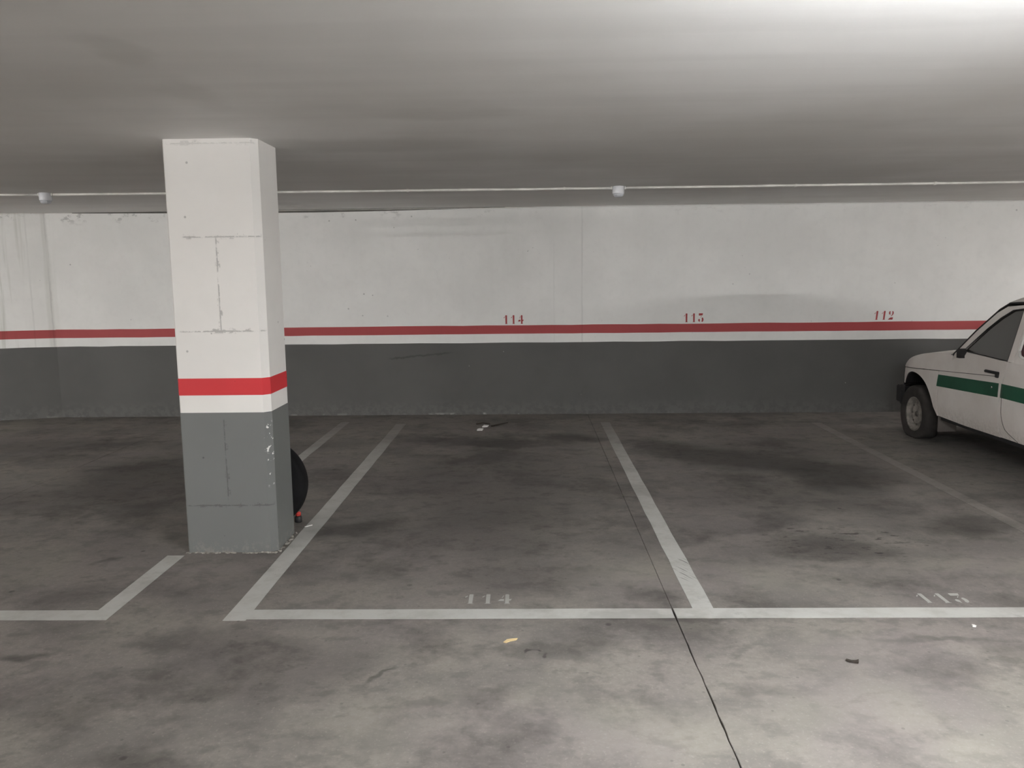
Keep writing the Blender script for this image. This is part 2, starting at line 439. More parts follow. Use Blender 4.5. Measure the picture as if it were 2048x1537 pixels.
M['lamp_body'] = plain('white_enamel', (0.85, 0.85, 0.85), 0.4)
M['paper'] = plain('crumpled_paper', (0.75, 0.74, 0.72), 0.8)
M['twig'] = plain('dry_twig', (0.035, 0.028, 0.022), 0.9)
M['leaf'] = plain('dark_dry_leaf', (0.035, 0.028, 0.023), 0.8, var=0.4, scale=60)
M['straw'] = plain('yellow_chip', (0.80, 0.62, 0.34), 0.7)
M['redcap'] = plain('red_plastic_cap', (0.55, 0.05, 0.04), 0.45)
M['chrome'] = plain('lock_metal', (0.75, 0.75, 0.74), 0.25, 1.0)

def car_paint():
    t = NT('dusty_white_car_paint')
    f = t.noise(2.2, 5, 0.6); g = t.noise(40, 3)
    col = t.mix(t.ramp(f, 0.35, 0.7), (0.68, 0.63, 0.59), (0.78, 0.74, 0.70))
    Z = t.xyz()[2]
    dirt = t.math('MULTIPLY', t.ramp(Z, 0.26, 0.45, 0.4, 0.0), t.ramp(g, 0.3, 0.7))
    col = t.mix(dirt, col, (0.32, 0.28, 0.24))
    return t.out(col, 0.38, spec=0.5)
M['car'] = car_paint()
M['green'] = plain('green_stripe_film', (0.018, 0.085, 0.048), 0.4, var=0.15, scale=4)
M['crease'] = plain('panel_shadow_gap', (0.10, 0.088, 0.078), 0.8)
M['car_interior'] = plain('dark_interior', (0.03, 0.028, 0.027), 0.9)
M['maroon'] = plain('maroon_window_blind', (0.055, 0.018, 0.022), 0.35)
M['head'] = plain('headlamp_glass', (0.6, 0.6, 0.6), 0.15)
M['amber'] = plain('amber_lens', (0.8, 0.25, 0.03), 0.2)
M['tail'] = plain('red_tail_lens', (0.45, 0.02, 0.02), 0.2)
M['flap'] = plain('dusty_mud_flap', (0.13, 0.115, 0.105), 0.85)
M['plate'] = plain('plate_white', (0.75, 0.75, 0.73), 0.4)

def glass_mat():
    t = NT('dark_dusty_car_glass')
    t.b.inputs['Base Color'].default_value = (0.045, 0.042, 0.038, 1)
    t.b.inputs['Roughness'].default_value = 0.16
    t.b.inputs['Specular IOR Level'].default_value = 0.9
    tr = t.n.new('ShaderNodeBsdfTransparent'); tr.inputs[0].default_value = (0.7, 0.7, 0.68, 1)
    mx = t.n.new('ShaderNodeMixShader'); mx.inputs[0].default_value = 0.9
    t.l.new(tr.outputs[0], mx.inputs[1]); t.l.new(t.b.outputs[0], mx.inputs[2])
    t.l.new(mx.outputs[0], t.n['Material Output'].inputs[0])
    return t.m
M['glass'] = glass_mat()

def tube_mat(strength, colour):
    m = bpy.data.materials.new('fluorescent_tube_%g' % strength); m.use_nodes = True
    n = m.node_tree.nodes; n.clear()
    e = n.new('ShaderNodeEmission'); o = n.new('ShaderNodeOutputMaterial')
    e.inputs[0].default_value = (*colour, 1); e.inputs[1].default_value = strength
    m.node_tree.links.new(e.outputs[0], o.inputs[0])
    return m

# ------------------------------------------------------------------ floor
XL, XR, YB, YF = -11.0, 11.0, -8.0, 9.45
floor = mesh_obj('floor', [(XL-.3, YB-.3, -0.03), (XR+.3, YB-.3, -0.03), (XR+.3, YF+.3, -0.03), (XL-.3, YF+.3, -0.03)],
                 [(0, 1, 2, 3)], M['subfloor'])
tag(floor, kind='structure')
JOINTS = [XL-.2, -8.35, -3.90, 0.6826, 5.15, XR+.2]
def jit(i, y):
    r = random.Random(int(i*1000+y*37))
    return r.uniform(-0.0022, 0.0022)
for i, (a, b) in enumerate(zip(JOINTS, JOINTS[1:])):
    n = 320
    V, F = [], []
    ga = 0.0027 if i > 0 else 0
    gb = 0.0027 if i < len(JOINTS)-2 else 0
    for k in range(n+1):
        y = YB-.2 + (YF+.4-YB)*k/n
        tight = (random.Random(k//3+i).choice([1.0, 0.85, 0.55, 1.0, 0.3])) if y < 3.60 else (1.0 if y < 3.76 else 0.26)          # dirt-filled inside the bays
        xa = a + (ga + jit(i, k))*tight*(1 if ga else 0); xb = b - (gb + jit(i+50, k))*tight*(1 if gb else 0)
        V += [(xa, y, -0.028), (xa, y, -0.002), (xa+0.002, y, 0), (xb-0.002, y, 0), (xb, y, -0.002), (xb, y, -0.028)]
    for k in range(n):
        for j in range(5):
            F.append((k*6+j, (k+1)*6+j, (k+1)*6+j+1, k*6+j+1)[::-1])
    mesh_obj('concrete_slab', V, F, M['floor'], floor)

# painted lines: thin films of paint on the slabs
def line_strip(name, pts, mat, label=None, z=0.0012):
    """pts: outline corners (quad) x0,x1,y0,y1 or a polygon."""
    V = [(x, y, z) for x, y in pts] + [(x, y, 0.0001) for x, y in pts]
    n = len(pts)
    F = [tuple(range(n))] + [(i, i+n, (i+1) % n+n, (i+1) % n) for i in range(n)]
    o = mesh_obj(name, V, F, mat, floor)
    if label: o['label'] = label
    return o
def wavy(x0, x1, y0, y1, step=0.22, amp=0.0025, seed=1):
    """long strip with slightly uneven painted edges, as a polygon."""
    r = random.Random(seed)
    P = []
    if y1-y0 > x1-x0:
        n = max(2, int((y1-y0)/step))
        for k in range(n+1): P.append((x0+r.uniform(-amp, amp), y0+(y1-y0)*k/n))
        for k in range(n, -1, -1): P.append((x1+r.uniform(-amp, amp), y0+(y1-y0)*k/n))
        P.reverse()
    else:
        n = max(2, int((x1-x0)/step))
        for k in range(n+1): P.append((x0+(x1-x0)*k/n, y0+r.uniform(-amp, amp)))
        for k in range(n, -1, -1): P.append((x0+(x1-x0)*k/n, y1+r.uniform(-amp, amp)))
    return P
G = 0.0055
line_strip('painted_line', [(-10.6, 3.628), (-8.36, 3.627), (-8.36, 3.737), (-10.6, 3.738)], M['line'])
line_strip('painted_line', wavy(-8.34, -3.906, 3.627, 3.737, seed=2), M['line'])
line_strip('painted_line', [(-3.894, 3.627), (-2.016, 3.622), (-2.018, 4.515), (-2.118, 4.515), (-2.113, 3.735), (-3.894, 3.737)], M['line'],
           'white line turning from the aisle towards the pillar foot')
line_strip('painted_line', wavy(-2.095, -2.0, 4.99, 8.86, seed=4), M['line'], 'worn white line behind the pillar')
line_strip('painted_line', wavy(-1.455, -1.346, 3.612, 8.72, seed=5), M['line'], 'white line on the left side of bay 114')
line_strip('painted_line', wavy(-1.346, 0.6826-G, 3.626, 3.736, seed=6), M['line'], 'white line along the front of bay 114')
line_strip('painted_line', wavy(0.6826+G, 5.15-G, 3.626, 3.738, seed=7), M['line'], 'white line along the front of bay 113')
line_strip('painted_line', wavy(5.15+G, 10.6, 3.626, 3.738, seed=8), M['line'])
line_strip('painted_line', wavy(0.781, 0.883, 3.738, 8.72, seed=9), M['line'], 'white line between bays 114 and 113 with tyre scuffs')
line_strip('painted_line', wavy(3.03, 3.125, 3.738, 8.60, seed=10), M['line_faded'], 'faded white line beside the parked van')
line_strip('painted_line', wavy(5.32, 5.42, 3.738, 8.60, seed=11), M['line_faded'])

# ------------------------------------------------------------------ stencil digits
def arc(cx, cy, rx, ry, a0, a1, n=8):
    return [(cx+rx*math.cos(math.radians(a0+(a1-a0)*k/n)), cy+ry*math.sin(math.radians(a0+(a1-a0)*k/n))) for k in range(n+1)]
# each digit: list of polygons in a unit-high cell (width about 0.7)
DIG = {
 '1': [[(0.30, 0.0), (0.62, 0.0), (0.575, 0.06), (0.575, 0.96), (0.54, 1.0), (0.36, 1.0), (0.32, 0.94), (0.345, 0.06)],
       [(0.56, 0.0), (0.68, 0.0), (0.56, 0.05)], [(0.24, 0.0), (0.36, 0.0), (0.36, 0.05)],
       [(0.10, 0.66), (0.14, 0.66), (0.26, 0.80), (0.25, 0.86), (0.20, 0.82), (0.10, 0.72)]],
 '4': [[(0.40, 0.0), (0.76, 0.0), (0.68, 0.07), (0.68, 0.30), (0.78, 0.32), (0.84, 0.50), (0.74, 0.47), (0.68, 0.47), (0.68, 0.94), (0.62, 1.0), (0.50, 1.0), (0.44, 0.94), (0.46, 0.07)],
       [(0.02, 0.30), (0.10, 0.27), (0.36, 0.27), (0.38, 0.31), (0.38, 0.47), (0.18, 0.48)],
       [(0.23, 0.62), (0.28, 0.60), (0.38, 0.84), (0.35, 0.88)]],
 '3': [[(0.08, 0.76), (0.14, 0.74), (0.60, 0.76), (0.68, 0.99), (0.64, 1.0), (0.12, 1.0), (0.08, 0.97)],
       [(0.32, 0.54), (0.36, 0.52), (0.50, 0.68), (0.46, 0.70)],
       arc(0.50, 0.28, 0.26, 0.28, 68, -82) + arc(0.44, 0.28, 0.07, 0.18, -70, 60, 6),
       arc(0.13, 0.22, 0.13, 0.15, 0, 340, 10) , [(0.10, 0.09), (0.20, 0.0), (0.24, 0.02), (0.22, 0.12)]],
 '2': [arc(0.46, 0.74, 0.24, 0.25, 85, -40) + [(0.42, 0.38), (0.36, 0.38), (0.44, 0.52)] + arc(0.46, 0.74, 0.05, 0.18, -70, 70, 5),
       arc(0.16, 0.78, 0.13, 0.19, 60, 360-30, 10) + [(0.25, 0.52), (0.16, 0.50), (0.10, 0.58)][:1],
       [(0.02, 0.02), (0.06, 0.0), (0.62, 0.0), (0.68, 0.08), (0.68, 0.27), (0.30, 0.25), (0.14, 0.14)]],
}
def digits(text, place, mat, name, parent, h, pitch, label=None, slant=0.0, t=0.0012):
    """place(u, v, w) -> world point; u along the text, v up, w out of the surface."""
    bm = bmesh.new()
    for i, ch in enumerate(text):
        for poly in DIG[ch]:
            f = [bm.verts.new(place(i*pitch + (x*0.80 + slant*y)*h, y*h, t)) for x, y in poly]
            try: bm.faces.new(f)
            except ValueError: pass
    bm.normal_update()
    bmesh.ops.triangulate(bm, faces=bm.faces[:], ngon_method='EAR_CLIP')
    o = bm_obj(name, bm, mat, parent)
    if label: o['label'] = label
    return o

digits('114', lambda u, v, w: (-0.335+u, 3.800+v*1.12, w+0.0003), M['digit_floor'], 'painted_number', floor, 0.105, 0.086, 'worn white 114 at the mouth of the bay')
digits('113', lambda u, v, w: (1.905+u, 3.792+v*1.12, w+0.0003), M['digit_floor'], 'painted_number', floor, 0.105, 0.086, 'worn white 113 at the mouth of the bay')

# ------------------------------------------------------------------ walls
def wall_sheet(xs, z0, z1, off, thick, name, mat, parent=None, amp=0.0, seed=3):
    r = random.Random(seed)
    V, F = [], []
    for x in xs:
        y = wall_y(x) - off
        a = r.uniform(-amp, amp); b = r.uniform(-amp, amp)
        zl = z0 + (a if z0 > 0.01 else 0); zh = z1 + (b if z1 < 2.3 else 0)
        V += [(x, y, zl), (x, y, zh), (x, y+thick, zh), (x, y+thick, zl)]
    n = len(xs)
    for k in range(n-1):
        for j in range(4):
            F.append((k*4+j, (k+1)*4+j, (k+1)*4+(j+1) % 4, k*4+(j+1) % 4))
    F.append((0, 1, 2, 3)); F.append(((n-1)*4+3, (n-1)*4+2, (n-1)*4+1, (n-1)*4))
    return mesh_obj(name, V, F, mat, parent)
xs = [-11.2, -9, -7.5, -6.3, -6.2, -6.0, -5.8, -5.51] + [-5.5 + 0.25*k for k in range(0, 67)] + [11.2]
wb = wall_sheet(xs, -0.03, ZC+0.02, 0.0, 0.22, 'wall_back', M['wall'])
tag(wb, kind='structure')
wall_sheet(xs, 0.938, 1.036, 0.0015, 0.004, 'red_stripe', M['red'], wb, amp=0.0022)
wall_sheet(xs, 0.0, 0.8365, 0.0015, 0.004, 'grey_dado', M['dado'], wb, amp=0.003, seed=8)
WN = lambda x0, z0: (lambda u, v, w: (x0+u, wall_y(x0+u)-w-0.0003, z0+v))
digits('114', WN(-0.285, 1.052), M['red'], 'painted_number', wb, 0.100, 0.0845, 'red 114 stencilled above the red stripe')
digits('113', WN(1.772, 1.052), M['red'], 'painted_number', wb, 0.100, 0.0845, 'red 113 stencilled above the red stripe')
digits('112', WN(3.912, 1.058), M['red'], 'painted_number', wb, 0.100, 0.0825, 'red 112 stencilled above the red stripe', slant=0.10)

def side_wall(name, x0, x1, y0, y1):
    bm = bmesh.new(); add_box(bm, x0, x1, y0, y1, -0.03, ZC+0.02)
    o = tag(bm_obj(name, bm, M['wall']), kind='structure')
    bm = bmesh.new(); add_box(bm, x0-0.0015, x1+0.0015, y0-0.0015, y1+0.0015, 0.938, 1.036)
    bm_obj('red_stripe', bm, M['red'], o)
    bm = bmesh.new(); add_box(bm, x0-0.0015, x1+0.0015, y0-0.0015, y1+0.0015, 0.0, 0.8365)
    bm_obj('grey_dado', bm, M['dado'], o)
side_wall('wall_left', XL-.2, XL, YB, 9.10)
side_wall('wall_right', XR, XR+.2, YB, 9.20)
side_wall('wall_front', XL, XR, YB-.2, YB)

# ceiling
bm = bmesh.new(); add_box(bm, XL-.2, XR+.2, YB-.2, YF+.1, ZC, ZC+0.2)
tag(bm_obj('ceiling', bm, M['ceiling']), kind='structure')
# unpainted joint between wall top and ceiling, tapering out to the right
V = []; F = []
xj = [-5.2, -4.2, -3.2, -2.4, -1.6, -0.8, -0.25]
for k, x in enumerate(xj):
    h = [0.006, 0.018, 0.030, 0.032, 0.026, 0.014, 0.003][k]
    y = wall_y(x)-0.003
    V += [(x, y, ZC-0.0005), (x, y, ZC-h), (x, y+0.01, ZC-h), (x, y+0.01, ZC-0.0005)]
for k in range(len(xj)-1):
    for j in range(4): F.append((k*4+j, (k+1)*4+j, (k+1)*4+(j+1) % 4, k*4+(j+1) % 4))
tag(mesh_obj('trim_1', V, F, M['recess']), kind='structure')
bm = bmesh.new()
add_tube(bm, [(x, wall_y(x)-0.012, ZC-0.008) for x in (-3.6, -2.6, -1.6, -0.6, 0.1)], 0.004, 6)
tag(bm_obj('trim_2', bm, M['conduit']), kind='structure')

# ------------------------------------------------------------------ pillar
def pillar(name, x0, x1, y0, y1, label, mats=('pillar_white', 'pillar_red', 'pillar_grey')):
    cx, cy = (x0+x1)/2, (y0+y1)/2
    e = empty(name, (cx, cy, 0), label, 'pillar')
    org = (cx, cy, 0)
    c = 0.036
    def ring(g, z):
        a0, a1, b0, b1 = x0-g, x1+g, y0-g, y1+g
        return [(a0+.008, b0, z), (a1-c, b0, z), (a1-.003, b0+c, z), (a1, b0+c+.004, z), (a1, b1-.012, z), (a1-.012, b1, z), (a0+.012, b1, z), (a0, b1-.012, z), (a0, b0+.008, z)]
    def sleeve(nm, g, zs, mat):
        V, F = [], []
        n = 9
        for z in zs: V += ring(g, z)
        for k in range(len(zs)-1):
            for j in range(n): F.append((k*n+j, k*n+(j+1) % n, (k+1)*n+(j+1) % n, (k+1)*n+j))
        F.append(tuple(range(n))[::-1]); F.append(tuple((len(zs)-1)*n+j for j in range(n)))
        return mesh_obj(nm, V, F, mat, e, origin=org)
    sleeve('shaft', 0.0, [0.0, 0.6, 1.2, 1.8, ZC], M[mats[0]])
    sleeve('red_band', 0.0016, [0.938, 1.036], M[mats[1]])
    sleeve('grey_base', 0.0016, [0.0, 0.4, 0.8365], M[mats[2]])
    # crumbled mortar along the foot
    bm = bmesh.new(); r = random.Random(5)
    for k in range(90):
        s = r.uniform(0.003, 0.009)
        if k < 60: x, y = r.uniform(x0-.01, x1), y0-0.004-r.random()*0.02
        else: x, y = x1+0.004+r.random()*0.02, r.uniform(y0, y1)
        rr = bmesh.ops.create_icosphere(bm, subdivisions=1, radius=s)
        for v in rr['verts']: v.co = Vector((v.co.x*1.6+x, v.co.y+y, max(0.0, v.co.z*0.6+s*0.4)))
    o = bm_obj('mortar_crumbs', bm, M['crumb'], e, origin=org)
    o['kind'] = 'stuff'
    return e
M['crumb'] = plain('mortar', (0.33, 0.31, 0.28), 0.9, var=0.4, scale=40)
pillar('concrete_pillar', -2.014, -1.492, 4.57, 4.937, 'white square concrete pillar with red band and grey foot')

# ------------------------------------------------------------------ conduit and sensors
cond_pts = [(-10.9, 7.10), (-7.0, 7.14), (-4.63, 7.187), (-4.24, 7.215), (-3.2, 7.245), (-2.13, 7.262), (-1.0, 7.285), (0.0, 7.30), (0.808, 7.305), (1.8, 7.297), (3.0, 7.285), (4.31, 7.271), (7.0, 7.26), (10.9, 7.25)]
def cond(name, pts):
    bm = bmesh.new()
    P = []
    for (a, b) in zip(pts, pts[1:]):
        n = max(1, int((b[0]-a[0])/0.35))
        for k in range(n):
            f = k/n; P.append((a[0]+(b[0]-a[0])*f, a[1]+(b[1]-a[1])*f))
    P.append(pts[-1])
    r = random.Random(3)
    add_tube(bm, [(x, y+r.uniform(-.003, .003), ZC-0.0135+r.uniform(-.0015, .0005)) for x, y in P], 0.0105, 10)
    return bm
ce = empty('cable_conduit', (0, 7.30, ZC), 'thin white cable conduit running along the ceiling near the back wall', 'conduit')
for part in ([(x, y) for x, y in cond_pts if x < -4.3] + [(-4.30, 7.208)], [(-4.186, 7.217)] + [(x, y) for x, y in cond_pts if -4.1 < x < 0.7] + [(0.749, 7.305)],
             [(0.863, 7.305)] + [(x, y) for x, y in cond_pts if x > 0.9]):
    bm = cond('pipe', part); bm_obj('pipe', bm, M['conduit'], ce, True, origin=(0, 7.30, ZC))
for x, y in ((-2.9, 7.25), (-1.05, 7.285), (0.33, 7.302), (2.35, 7.292), (3.55, 7.28), (-5.6, 7.17), (5.5, 7.266)):
    bm = bmesh.new()
    add_tube(bm, [(x-0.009, y, ZC-0.0155), (x+0.009, y, ZC-0.0155)], 0.0140, 12)
    add_box(bm, x-0.008, x+0.008, y-0.024, y+0.024, ZC-0.005, ZC-0.001)
    bm_obj('pipe_clip', bm, M['conduit'], ce, origin=(0, 7.30, ZC))

def sensor(x, y, label, tilt):
    e = empty('motion_sensor', (x, y, ZC), label, 'sensor', 'motion sensors on the ceiling conduit', rot=(tilt[0], tilt[1], 0))
    bm = bmesh.new()
    add_lathe(bm, [(0.001, 0.0), (0.050, 0.0), (0.0525, -0.003), (0.0525, -0.060), (0.050, -0.066), (0.044, -0.068), (0.001, -0.068)], (0, 0, 0), 'Z', 36)
    bm_obj('housing', bm, M['sensor'], e, True)
    bm = bmesh.new()
    add_lathe(bm, [(0.048, -0.067), (0.046, -0.074), (0.040, -0.084), (0.027, -0.092), (0.001, -0.095)], (0, 0, 0), 'Z', 28)
    bm_obj('lens_dome', bm, M['lens'], e, True)
    for k in range(7):
        a = k*math.pi/7*2
        bm = bmesh.new()
        add_tube(bm, [(0.0475*math.cos(a), 0.0475*math.sin(a), -0.070), (0.040*math.cos(a), 0.040*math.sin(a), -0.084), (0.024*math.cos(a), 0.024*math.sin(a), -0.093)], 0.0012, 5)
        bm_obj('lens_rib', bm, M['sensor'], e)
    bm = bmesh.new(); add_box(bm, -0.066, -0.0535, -0.014, 0.014, -0.026, -0.0005, 0.003)
    bm_obj('cable_entry', bm, M['conduit'], e)
    bm = bmesh.new(); add_box(bm, 0.0535, 0.066, -0.014, 0.014, -0.026, -0.0005, 0.003)
    bm_obj('cable_entry', bm, M['conduit'], e)
    return e
sensor(-4.243, 7.212, 'round white ceiling sensor on the conduit left of the pillar', (0, 0))
sensor(0.806, 7.305, 'round white ceiling sensor on the conduit above bay 113, right of the pillar', (0, 0))

# ------------------------------------------------------------------ lamps (behind the photographer, out of frame)
for i, (x, y, L, a, st, drop) in enumerate(LAMPS):
    lab = ['hanging fluorescent lamp nearest the camera, above its right side', 'bright fluorescent lamp at the far left, the one nearer the aisle',
           'bright fluorescent lamp at the far left, over the parking bays', 'fluorescent lamp in the far right corner beside the back wall',
           'added dim fluorescent lamp that brightens the ceiling over the bays beside the van', 'leftmost fluorescent lamp of the row behind the camera',
           'second fluorescent lamp from the left in the row behind the camera',
           'fluorescent lamp behind the camera at the right, the inner one of two', 'fluorescent lamp behind the camera at the right, beside the right wall'][i]
    e = empty('ceiling_lamp', (x, y, ZC-drop), lab, 'lamp', rot=(0, 0, a))
    if drop > 0:
        for sx in (-0.4, 0.4):
            bm = bmesh.new(); add_tube(bm, [(sx, 0, -0.01), (sx, 0, drop)], 0.004, 8)
            bm_obj('hanger_rod', bm, M['lamp_body'], e)
    bm = bmesh.new(); add_box(bm, -L/2-.03, L/2+.03, -0.03, 0.03, -0.045, 0, 0.004)
    bm_obj('batten', bm, M['lamp_body'], e)
    for s in (-1, 1):
        bm = bmesh.new(); add_box(bm, s*(L/2+.012)-.012, s*(L/2+.012)+.012, -0.055, 0.055, -0.115, -0.0, 0.003)
        bm_obj('tube_holder', bm, M['lamp_body'], e)
    mt = tube_mat(st, (0.965, 0.985, 1.0) if i == 0 else LAMP_COL)
    for s in (-0.034, 0.034):
        bm = bmesh.new(); add_tube(bm, [(-L/2, s, -0.09), (L/2, s, -0.09)], 0.014, 12)
        bm_obj('fluorescent_tube', bm, mt, e, True)

# ------------------------------------------------------------------ tyre and can behind the pillar
def tyre_profile(R, w, rin):
    p = [(rin, -w*0.36), (rin+0.02, -w*0.44), (R-0.07, -w*0.5), (R-0.025, -w*0.46), (R-0.006, -w*0.38), (R, -w*0.2), (R, w*0.2),
         (R-0.006, w*0.38), (R-0.025, w*0.46), (R-0.07, w*0.5), (rin+0.02, w*0.44), (rin, w*0.36)]
    return p
TX, TZ, TR = -1.720, 0.297, 0.291
te = empty('spare_wheel', (TX, 5.035, 0), 'black wheel standing upright behind the pillar, only its edge showing', 'wheel', rot=(0.0, 0, 0))
bm = bmesh.new(); add_lathe(bm, tyre_profile(TR, 0.165, 0.17), (0, 0, TZ-.006), 'Y', 72, closed=True)
bm_obj('tyre', bm, M['rubber'], te, True)
bm = bmesh.new()
add_lathe(bm, [(0.001, 0.0), (0.045, 0.0), (0.06, -0.02), (0.12, -0.02), (0.14, 0.01), (0.165, 0.01), (0.172, -0.055), (0.18, -0.06), (0.18, -0.05), (0.176, 0.055), (0.165, 0.05), (0.001, 0.03)], (0, 0, TZ-.006), 'Y', 40)
bm_obj('rim', bm, M['black'], te, True)
ge = empty('small_bottle', (-1.530, 5.16, 0), 'small dark bottle with red cap beside the black wheel behind the pillar', 'bottle')
bm = bmesh.new(); add_lathe(bm, [(0.001, 0), (0.022, 0), (0.024, 0.004), (0.024, 0.036), (0.018, 0.044), (0.012, 0.046), (0.001, 0.046)], (0, 0, 0), 'Z', 24)
bm_obj('bottle_body', bm, M['black'], ge, True)
bm = bmesh.new(); add_lathe(bm, [(0.001, 0.044), (0.018, 0.044), (0.018, 0.062), (0.014, 0.068), (0.001, 0.069)], (0, 0, 0), 'Z', 24)
bm_obj('cap', bm, M['redcap'], ge, True)

# ------------------------------------------------------------------ litter
def flake(name, x, y, pts, h, mat, label, cat, curl=0.0):
    """a thin curled scrap lying on the floor; pts = outline around (0,0)."""
    bm = bmesh.new()
    n = len(pts)
    rr = random.Random(int(abs(x)*1000))
    top = [bm.verts.new((px, py, h + curl*abs(px)*0.6 + rr.uniform(0, h*0.5))) for px, py in pts]
    bot = [bm.verts.new((px*0.92, py*0.92, 0.0005 + curl*abs(px)*0.6)) for px, py in pts]
    c1 = bm.verts.new((0, 0, h*1.5)); c0 = bm.verts.new((0, 0, 0.0004))
    for i in range(n):
        j = (i+1) % n
        bm.faces.new((top[i], top[j], c1)); bm.faces.new((bot[j], bot[i], c0)); bm.faces.new((top[i], bot[i], bot[j], top[j]))
    o = bm_obj(name, bm, mat)
    o.location = (x, y, 0.0)
    return tag(o, label, cat)
flake('straw_chip', -0.091, 3.39, [(-0.030, -0.022), (-0.018, -0.024), (0.0, -0.006), (0.030, 0.004), (0.034, 0.014), (0.008, 0.014), (-0.014, 0.006)], 0.004, M['straw'], 'yellowish straw chip on the aisle floor in front of bay 114', 'chip', 0.1)
flake('paper_crumb', 2.008, 3.526, [(-0.009, -0.006), (0.004, -0.010), (0.010, -0.002), (0.006, 0.010), (-0.006, 0.009)], 0.006, M['paper'], 'tiny white paper crumb on the aisle floor at the right', 'crumb')
flake('dry_leaf', 1.328, 3.185, [(-0.026, 0.008), (-0.018, 0.018), (0.0, 0.012), (0.016, 0.006), (0.028, 0.008), (0.018, -0.018), (0.006, -0.010), (-0.014, -0.004)], 0.005, M['leaf'], 'dark dry leaf on the pale aisle floor at the right', 'leaf', 0.25)
flake('paper_scrap', -1.437, 5.067, [(-0.022, -0.020), (-0.010, -0.022), (0.022, 0.012), (0.018, 0.022), (-0.004, 0.010)], 0.004, M['paper'], 'small white scrap on the floor right of the pillar foot', 'scrap')
flake('paper_scrap', -0.512, 8.34, [(-0.030, -0.05), (0.028, -0.045), (0.035, 0.04), (-0.010, 0.05), (-0.028, 0.01)], 0.008, M['paper'], 'nearer of two pale scraps by the back wall in bay 114', 'scrap')
flake('paper_scrap', -0.47, 8.52, [(-0.028, -0.04), (0.030, -0.02), (0.040, 0.04), (-0.012, 0.05)], 0.010, M['paper'], 'farther of two pale scraps by the back wall in bay 114', 'scrap')
for (p, lab) in (([(-0.57, 8.64, 0.012), (-0.50, 8.66, 0.018), (-0.42, 8.63, 0.012)], 'short dark twig lying behind the two pale scraps'),
                 ([(-0.40, 8.52, 0.010), (-0.34, 8.57, 0.012), (-0.28, 8.66, 0.010), (-0.23, 8.70, 0.012)], 'long dark twig pointing right from the two pale scraps')):
    bm = bmesh.new(); add_tube(bm, [(a, b, c-0.002) for a, b, c in p], [0.008, 0.009, 0.006, 0.005][:len(p)], 7)
    o = bm_obj('twig', bm, M['twig'], origin=(p[0][0], p[0][1], 0)); o.location = (p[0][0], p[0][1], 0)
    tag(o, lab, 'twig')

# ------------------------------------------------------------------ the parked van (nose to the wall)
CX, CY = 4.50, 6.25
ORG = (CX, CY, 0)
van = empty('delivery_van', (CX, CY, 0), 'dusty white van with a green side stripe, parked nose to the wall at the right', 'van')

def halfw(y, z):
    w_ = 0.78
    if z > 0.87: w_ -= 0.25*(z-0.87)
    if z < 0.36: w_ -= 0.22*(0.36-z)
    if z < 0.87: w_ -= 0.02*((z-0.62)/0.25)**2 if z > 0.62 else 0.0
    if y > 7.75: w_ -= 0.42*(y-7.75)**2
    if y < 4.7: w_ -= 0.25*(4.7-y)**2
    return w_

def panel(name, polys, mat, off=0.0, thick=0.012, side=None, parent=van, hfun=halfw, step=0.09, smooth=True, label=None, both=True):
    """Sheet-metal panel: (y, z) outlines cut into a grid and laid on the body surface, then given thickness."""
    for s in ((-1, 1) if both else (side or -1,)):
        bm = bmesh.new()
        for poly in polys:
            fs = bm.faces.new([bm.verts.new((0, y, z)) for y, z in poly])
        bm.normal_update()
        bmesh.ops.triangulate(bm, faces=bm.faces[:], ngon_method='EAR_CLIP')
        ys = [v.co.y for v in bm.verts]; zs = [v.co.z for v in bm.verts]
        y = math.floor(min(ys)/step)*step+step
        while y < max(ys):
            bmesh.ops.bisect_plane(bm, geom=bm.verts[:]+bm.edges[:]+bm.faces[:], plane_co=(0, y, 0), plane_no=(0, 1, 0)); y += step
        z = math.floor(min(zs)/step)*step+step
        while z < max(zs):
            bmesh.ops.bisect_plane(bm, geom=bm.verts[:]+bm.edges[:]+bm.faces[:], plane_co=(0, 0, z), plane_no=(0, 0, 1)); z += step
        bmesh.ops.remove_doubles(bm, verts=bm.verts, dist=1e-4)
        for v in bm.verts: v.co.x = CX + s*(hfun(v.co.y, v.co.z)+off)
        bmesh.ops.recalc_face_normals(bm, faces=bm.faces)
        me_faces = bm.faces[:]
        ext = bmesh.ops.extrude_face_region(bm, geom=me_faces)
        for g in ext['geom']:
            if isinstance(g, bmesh.types.BMVert): g.co.x -= s*thick
        o = bm_obj(name, bm, mat, parent, origin=ORG)
        if smooth:
            for p in o.data.polygons: p.use_smooth = True
            md = o.modifiers.new('split', 'EDGE_SPLIT'); md.split_angle = math.radians(32)
        if label: o['label'] = label
    return o

def smooth_line(P, m):
    """Catmull-Rom through the points."""
    out = []
    for i in range(len(P)-1):
        p0 = P[max(i-1, 0)]; p1 = P[i]; p2 = P[i+1]; p3 = P[min(i+2, len(P)-1)]
        for k in range(m):
            t_ = k/m
            out.append(tuple(0.5*(2*b + (c-a)*t_ + (2*a-5*b+4*c-d)*t_*t_ + (3*b-a-3*c+d)*t_**3) for a, b, c, d in zip(p0, p1, p2, p3)))
    out.append(P[-1])
    return out
def crease_z(y): return 0.665 + (7.94-y)*0.066
ARCH0 = [(8.135, 0.49), (8.09, 0.545), (8.00, 0.605), (7.87, 0.636), (7.73, 0.622), (7.60, 0.565), (7.50, 0.47), (7.43, 0.37), (7.375, 0.285)]
SHO0 = [(8.10, 0.685), (7.95, 0.752), (7.72, 0.812), (7.5, 0.846), (7.3, 0.862), (7.135, 0.868)]
ARCH = smooth_line(ARCH0, 4); SHO = smooth_line(SHO0, 4)
g = 0.003
